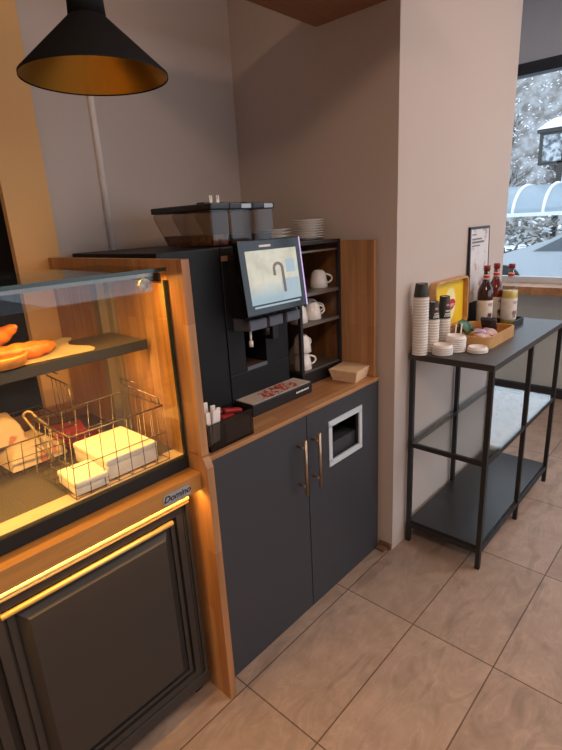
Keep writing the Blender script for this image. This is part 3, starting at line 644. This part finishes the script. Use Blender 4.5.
part('sun_print',MB().prism(sun,'y',-.0022,-.0014,M=LM),mat('pale_yellow_print',C8(252,240,170),.5),tbx,ldp)
part('logo_oval',MB().prism([(.022+.052*math.cos(2*PI*i/32),.108+.026*math.sin(2*PI*i/32)+.10*.052*math.cos(2*PI*i/32)) for i in range(32)],'y',-.003,-.002,M=LM),M['logo_red'],tbx,ldp,'red oval logo')
m=MB(); text_mb(m,'Lipton',.030,LM@Matrix.Translation((.022,-.0032,.107))@FRONT,.1,.0003); part('logo_lettering',m,M['white'],tbx,ldp,'white logo lettering')
# sachets in the box
tg_='tea sachets in the bamboo box'
def sachet(x,y,z,rz,tx,ty,sx,sy,h,m,lb):
    MM=Matrix.Translation((x,y,z))@Matrix.Rotation(rz,4,'Z')@Matrix.Rotation(tx,4,'X')@Matrix.Rotation(ty,4,'Y')
    b=MB()
    for s in (1,-1): b.grid(lambda u,v:MM@Vector(((u-.5)*sx,(v-.5)*sy,s*h/2*(1-(2*u-1)**4)*(1-(2*v-1)**4)+.0006*math.sin(40*u+9*v))),10,10)
    return solo('tea_sachet',b,m,(x,y,z),lb,'tea sachet',tg_)
green=speckle('green_foil',C8(70,110,72),C8(40,70,56),30,.35); lilac=speckle('lilac_foil',C8(176,150,190),C8(214,196,210),24,.35); pinkf=speckle('pale_pink_foil',C8(224,196,190),C8(200,150,140),26,.4); darkf=speckle('black_foil',C8(44,44,50),C8(70,72,80),24,.25)
sachet(2.262,-.165,T+.060,.1,.9,.1,.095,.075,.034,green,'green foil tea sachet standing at the back left of the tea box')
sachet(2.312,-.160,T+.054,.3,.7,.2,.085,.07,.03,green,'second green sachet just right of the first in the tea box')
sachet(2.240,-.245,T+0.050,.4,.1,.05,.07,.055,.018,lilac,'lilac tea sachet on top of the pale pile in the tea box')
sachet(2.192,-.275,T+0.042,-.2,.1,.1,.07,.055,.018,pinkf,'pale pink tea sachet at the front left of the tea box')
sachet(2.270,-.285,T+0.042,.5,.15,-.1,.07,.055,.018,pinkf,'pale pink tea sachet at the front middle of the tea box')
sachet(2.315,-.255,T+0.040,.2,.1,.0,.07,.055,.018,lilac,'lilac tea sachet lying right of the pale pile')
pkb=MB().box(-.045,.045,-.034,.034,-.008,.008,.003,M=Matrix.Translation((2.37,-.235,T+.060))@Matrix.Rotation(.2,4,'Z')@Matrix.Rotation(.75,4,'Y')).box(.045,.048,-.034,.034,-.008,.008,mi=1,M=Matrix.Translation((2.37,-.235,T+.060))@Matrix.Rotation(.2,4,'Z')@Matrix.Rotation(.75,4,'Y'))
solo('tea_packet',pkb,[darkf,M['silver']],(2.37,-.235,T+.06),'black packet leaning upright at the right side of the tea box','packet')
# syrup bottles in a low black tray
bt=MB(); ring(bt,rrect(2.49,2.76,-.275,-.105,.01),rrect(2.496,2.754,-.269,-.111,.008),'z',T,T+.030); bt.box(2.494,2.756,-.271,-.109,T,T+.008)
solo('bottle_tray',bt,M['blackm'],(2.66,-.19,T),'low black tray under the syrup bottles','tray')
paper=speckle('cream_label',C8(232,222,210),C8(222,208,196),30,.6)
def bottle(x,y,liquid,fill,words,tz):
    z=T+.0085; t=thing('syrup_bottle',words,'bottle',(x,y,z),'syrup bottles on the console shelf')
    part('glass_body',MB().lathe([(0,0),(.034,0),(.0375,.004),(.0375,.175),(.034,.192),(.018,.225),(.0145,.238),(.0140,.285),(0,.285)],(x,y,z),32),liquid,t)
    if fill: part('syrup',MB().lathe([(0,.003),(.034,.003),(.0365,.006),(.0365,.165),(.0355,fill),(0,fill)],(x,y,z),28),fill and FILL,t,label='pale yellow syrup')
    lb=part('front_label',MB().lathe([(.0378,.028),(.0382,.029),(.0382,.135),(.0378,.136)],(x,y,z),32),paper,t,label='cream paper label')
    m=MB()
    # print on the side that faces the room
    for (az,zz,w,h) in ((-.95,.118,.030,.004),(-.95,.110,.024,.003),(-.95,.062,.026,.020),(-.95,.045,.018,.010)):
        for k in range(6):
            a=az-1.05+(k-2.5)*w/6/.0383; b_=MB
            m.box(-w/14,w/14,-.0004,.0004,-h/2,h/2,M=Matrix.Translation((x+.0384*math.cos(a),y+.0384*math.sin(a),z+zz+.002*((k*5)%3-1)))@Matrix.Rotation(a+PI/2,4,'Z'))
    part('label_print',m,tz,t,lb)
    part('neck_band',MB().lathe([(.0150,.238),(.0152,.2381),(.0150,.262),(.0148,.262)],(x,y,z),24),paper,t)
    part('neck_stripe',MB().lathe([(.0153,.246),(.0156,.2461),(.0156,.258),(.0153,.2581)],(x,y,z),24),M['logo_red'],t,label='red stripe on the neck')
    part('cap',MB().lathe([(0,.305),(.0145,.305),(.0155,.303),(.0155,.283),(0,.283)],(x,y,z),24),mat('cap_red',C8(150,52,50),.4),t,label='dull red screw cap')
FILL=mat('pale_syrup',C8(220,196,110),.2)
bottle(2.540,-.146,mat('dark_syrup_glass',C8(56,26,22),.08,coat=.3),0,'syrup bottle with very dark brown syrup, left of the three',mat('brown_print',C8(96,50,44),.6))
bottle(2.664,-.150,mat('amber_syrup_glass',C8(116,40,20),.08,coat=.3),0,'syrup bottle with reddish amber syrup, half hidden in the middle',mat('plum_print',C8(90,44,60),.6))
bottle(2.650,-.228,M['glass'],.172,'clear syrup bottle with pale yellow syrup, right of the three',mat('grey_print',C8(150,120,110),.6))
# framed poster leaning on the wall
ps=thing('menu_poster','tall black-framed poster leaning on wall behind the bottles','poster',(2.57,-.075,T))
PM=Matrix.Translation((2.605,-.089,T))@Matrix.Rotation(math.radians(-1.5),4,'X')
m=MB(); m.box(-.125,.125,0,.010,0,.012,M=PM).box(-.125,.125,0,.010,.488,.50,M=PM).box(-.125,-.113,0,.010,0,.50,M=PM).box(.119,.125,0,.010,0,.50,M=PM).box(-.12,.12,.006,.010,0,.5,M=PM)
part('poster_frame',m,M['black'],ps)
psm=mat('poster_print',C8(220,214,212),.3); n1=noise(psm,coords(psm,(9,9,9)),1.3,4); setcol(psm,ramp(psm,n1,[(.40,C8(226,220,218)),(.56,C8(222,214,212)),(.62,C8(190,150,138)),(.70,C8(150,110,104))]))
sheet=part('poster_sheet',MB().box(-.113,.119,.002,.006,.13,.488,M=PM),psm,ps,label='pale printed sheet')
m=MB()
for zz,w,h in ((.462,.05,.006),(.440,.12,.008),(.425,.15,.010),(.408,.10,.006)): m.box(-.095,-.095+w,.0012,.003,zz-h/2,zz+h/2,M=PM)
part('poster_lettering',m,M['ink_grey'],ps,sheet,'grey lines of print')
part('poster_foot',MB().box(-.113,.119,.001,.006,.012,.13,M=PM),M['ink'],ps,label='black lower part of the poster')

# ================================================================== outside the window
struct('snowy_ground', MB().box(4.6,40,-14,22,-.12,-.02), M['snow'])
struct('street_ground', MB().box(-20,4.6,-25,-4.72,-.12,-.02), mat('wet_asphalt', C8(120,120,122), .7))
hill=MB().grid(lambda u,v:(24+4*u+1.5*math.sin(5*v), -12+34*v, -.5+u*9+1.2*math.sin(7*v)*u+.5*math.sin(19*v+3*u)),14,40)
struct('wooded_hill', hill, speckle('snowy_wood',C8(112,108,104),C8(160,162,164),2.2,.9,.38,.62))
# car
car=thing('parked_car','silver grey parked car outside the shop window under the snow','car',(9.7,.6,0))
prof=[(2.75,.28),(2.80,.55),(2.55,.72),(1.62,.84),(.95,1.22),(.30,1.36),(-.60,1.34),(-1.25,1.05),(-1.75,.98),(-1.85,.60),(-1.75,.28)]
part('car_body',MB().prism(prof,'x',8.95,10.6,bev=.07),mat('silver_paint',C8(160,168,174),.35,.3),car)
part('side_window',MB().prism([(1.50,.85),(.93,1.15),(.28,1.29),(.20,.85)],'x',8.935,8.96).prism([(.12,.85),(.18,1.29),(-.55,1.27),(-1.05,.88)],'x',8.935,8.96),mat('car_glass',C8(70,80,88),.1),car)
for y in (1.95,-1.05): part('wheel',MB().cyl((8.93,y,.31),(9.15,y,.31),.31,n=28),M['rubber'],car); part('wheel',MB().cyl((10.4,y,.31),(10.62,y,.31),.31,n=28),M['rubber'],car)
part('snow_cover',MB().prism([(.90,1.27),(.30,1.38),(-.60,1.36),(-.60,1.43),(.28,1.45),(.85,1.31)],'x',9.02,10.5,bev=.02),M['snow'],car,label='snow lying on the roof')
# hedge
def twigs(mb,p,d,L,r,depth,rnd,mi=0):
    q=p+d*L; mb.tube([p,(p+q)/2+Vector((rnd.uniform(-1,1),rnd.uniform(-1,1),rnd.uniform(-1,1)))*L*.06,q],[r,r*.8,r*.6],4 if depth<3 else 6,mi)
    if depth==0: return
    for k in range(3 if depth>1 else 4):
        nd=(d+Vector((rnd.uniform(-1,1),rnd.uniform(-1,1),rnd.uniform(-.5,.8)))*.75).normalized()
        twigs(mb,p+d*L*rnd.uniform(.45,1.0),nd,L*rnd.uniform(.55,.8),r*.55,depth-1,rnd,mi)
bark=mat('dark_bark',C8(74,66,62),.9); rnd=random.Random(5)
hm=MB()
for i in range(4200):
    y=rnd.uniform(-5,9); x=rnd.uniform(11.0,11.9); z=rnd.uniform(.0,1.35)
    d=Vector((rnd.uniform(-1,1),rnd.uniform(-1,1),rnd.uniform(-.4,1))).normalized()*.16
    hm.box(-.05,.05,-.022,.022,-.012,.012,mi=1 if rnd.random()<.25 else 0,M=Matrix.Translation((x,y,z))@d.to_track_quat('X','Z').to_matrix().to_4x4())
solo('snowy_hedge',hm,[mat('hedge_green',C8(112,114,108),.9),M['snow']],(11.4,2,0),'snow-dusted dark hedge outside behind the parked car','hedge')
# tunnel shelter
tn=thing('tunnel_shelter','arched clear tunnel shelter with white ribs outside the window','shelter',(13.2,2,0))
arc=[(12.2+1.0*(1-math.cos(PI*i/14)), 1.42+.62*math.sin(PI*i/14)) for i in range(15)]
def vault(u,v):
    a=PI*u; return (12.2+1.0*(1-math.cos(a)),-4+12*v,1.42+.62*math.sin(a))
part('vault',MB().grid(vault,16,1,thick=.02),mat('frosted_cover',C8(196,214,226),.3),tn)
rb=MB()
for k in range(20):
    y=-4+12*k/19; rb.tube([(x,y,z+.012) for x,z in arc],.035,6)
part('ribs',rb,mat('white_rib',C8(240,244,248),.5),tn)
part('base_rail',MB().box(12.12,12.25,-4,8,1.36,1.44).box(14.15,14.28,-4,8,1.36,1.44),mat('white_rail_outside',C8(232,238,244),.5),tn)
for y in (-3.9,0,3.9,7.9): part('post',MB().cyl((12.2,y,-.02),(12.2,y,1.4),.04,n=8),mat('grey_post',C8(120,126,132),.5),tn)
# notice board with snow
nb=thing('notice_board','snow-covered notice board on a post outside the window','notice board',(14.6,2.75,0))
part('post',MB().box(14.5,14.62,2.62,2.74,-.02,2.8),M['case_grey'],nb)
part('board',MB().box(14.5,14.66,2.55,3.2,2.55,3.32,.02).box(14.44,14.7,2.4,3.25,3.3,3.38),M['case_grey'],nb)
part('snow_print',MB().box(14.48,14.5,2.66,3.10,2.62,3.24),speckle('snow_speckled_board',C8(196,204,210),C8(90,96,100),7,.8,.42,.58),nb)
part('snow_cap',MB().grid(lambda u,v:(14.4+.34*v,2.36+.92*u,3.38+.24*math.sin(PI*u)*math.sin(PI*v)**.5),12,8),M['snow'],nb,label='snow heap on the top')
for y in (2.45,): part('snow_drift',MB().lathe([(0,0),(.2,.02),(.17,.6),(.10,.95),(0,1.05)],(14.6,y,1.95),14),M['snow'],nb)
# trees
tl=[('bare snowy tree nearest the window edge, outside at left',(16.5,5.0)),('bare snowy tree behind the notice board',(20.5,3.4)),('bare snowy tree at the right edge of the window view',(16.5,.6)),('bare snowy tree beyond the window frame at right',(20.5,-1.4)),('bare snowy tree far right along the street',(16.5,-4)),('bare snowy tree hidden farther left along the street',(20.5,8.4))]
for i,(lb,(x,y)) in enumerate(tl):
    m=MB(); rnd=random.Random(20+i)
    tr=thing('bare_tree',lb,'tree',(x,y,-.05),'bare trees outside the window')
    for k in range(3): twigs(m,Vector((x+.3*k-.3,y+rnd.uniform(-.4,.4),-.05)),Vector((rnd.uniform(-.15,.15),rnd.uniform(-.15,.15),1)).normalized(),1.9,.10,5,rnd)
    part('branches',m,bark,tr)
    s=MB()
    for k in range(520):
        z=rnd.uniform(1.4,6.5); a=rnd.uniform(0,2*PI); r=rnd.uniform(.1,1.9)
        s.box(-.035,.035,-.014,.014,-.008,.008,M=Matrix.Translation((x+r*math.cos(a),y+r*math.sin(a),z))@Matrix.Rotation(rnd.uniform(0,PI),4,'Z')@Matrix.Rotation(rnd.uniform(-.8,.8),4,'Y'))
    part('snow_on_twigs',s,M['snow'],tr)
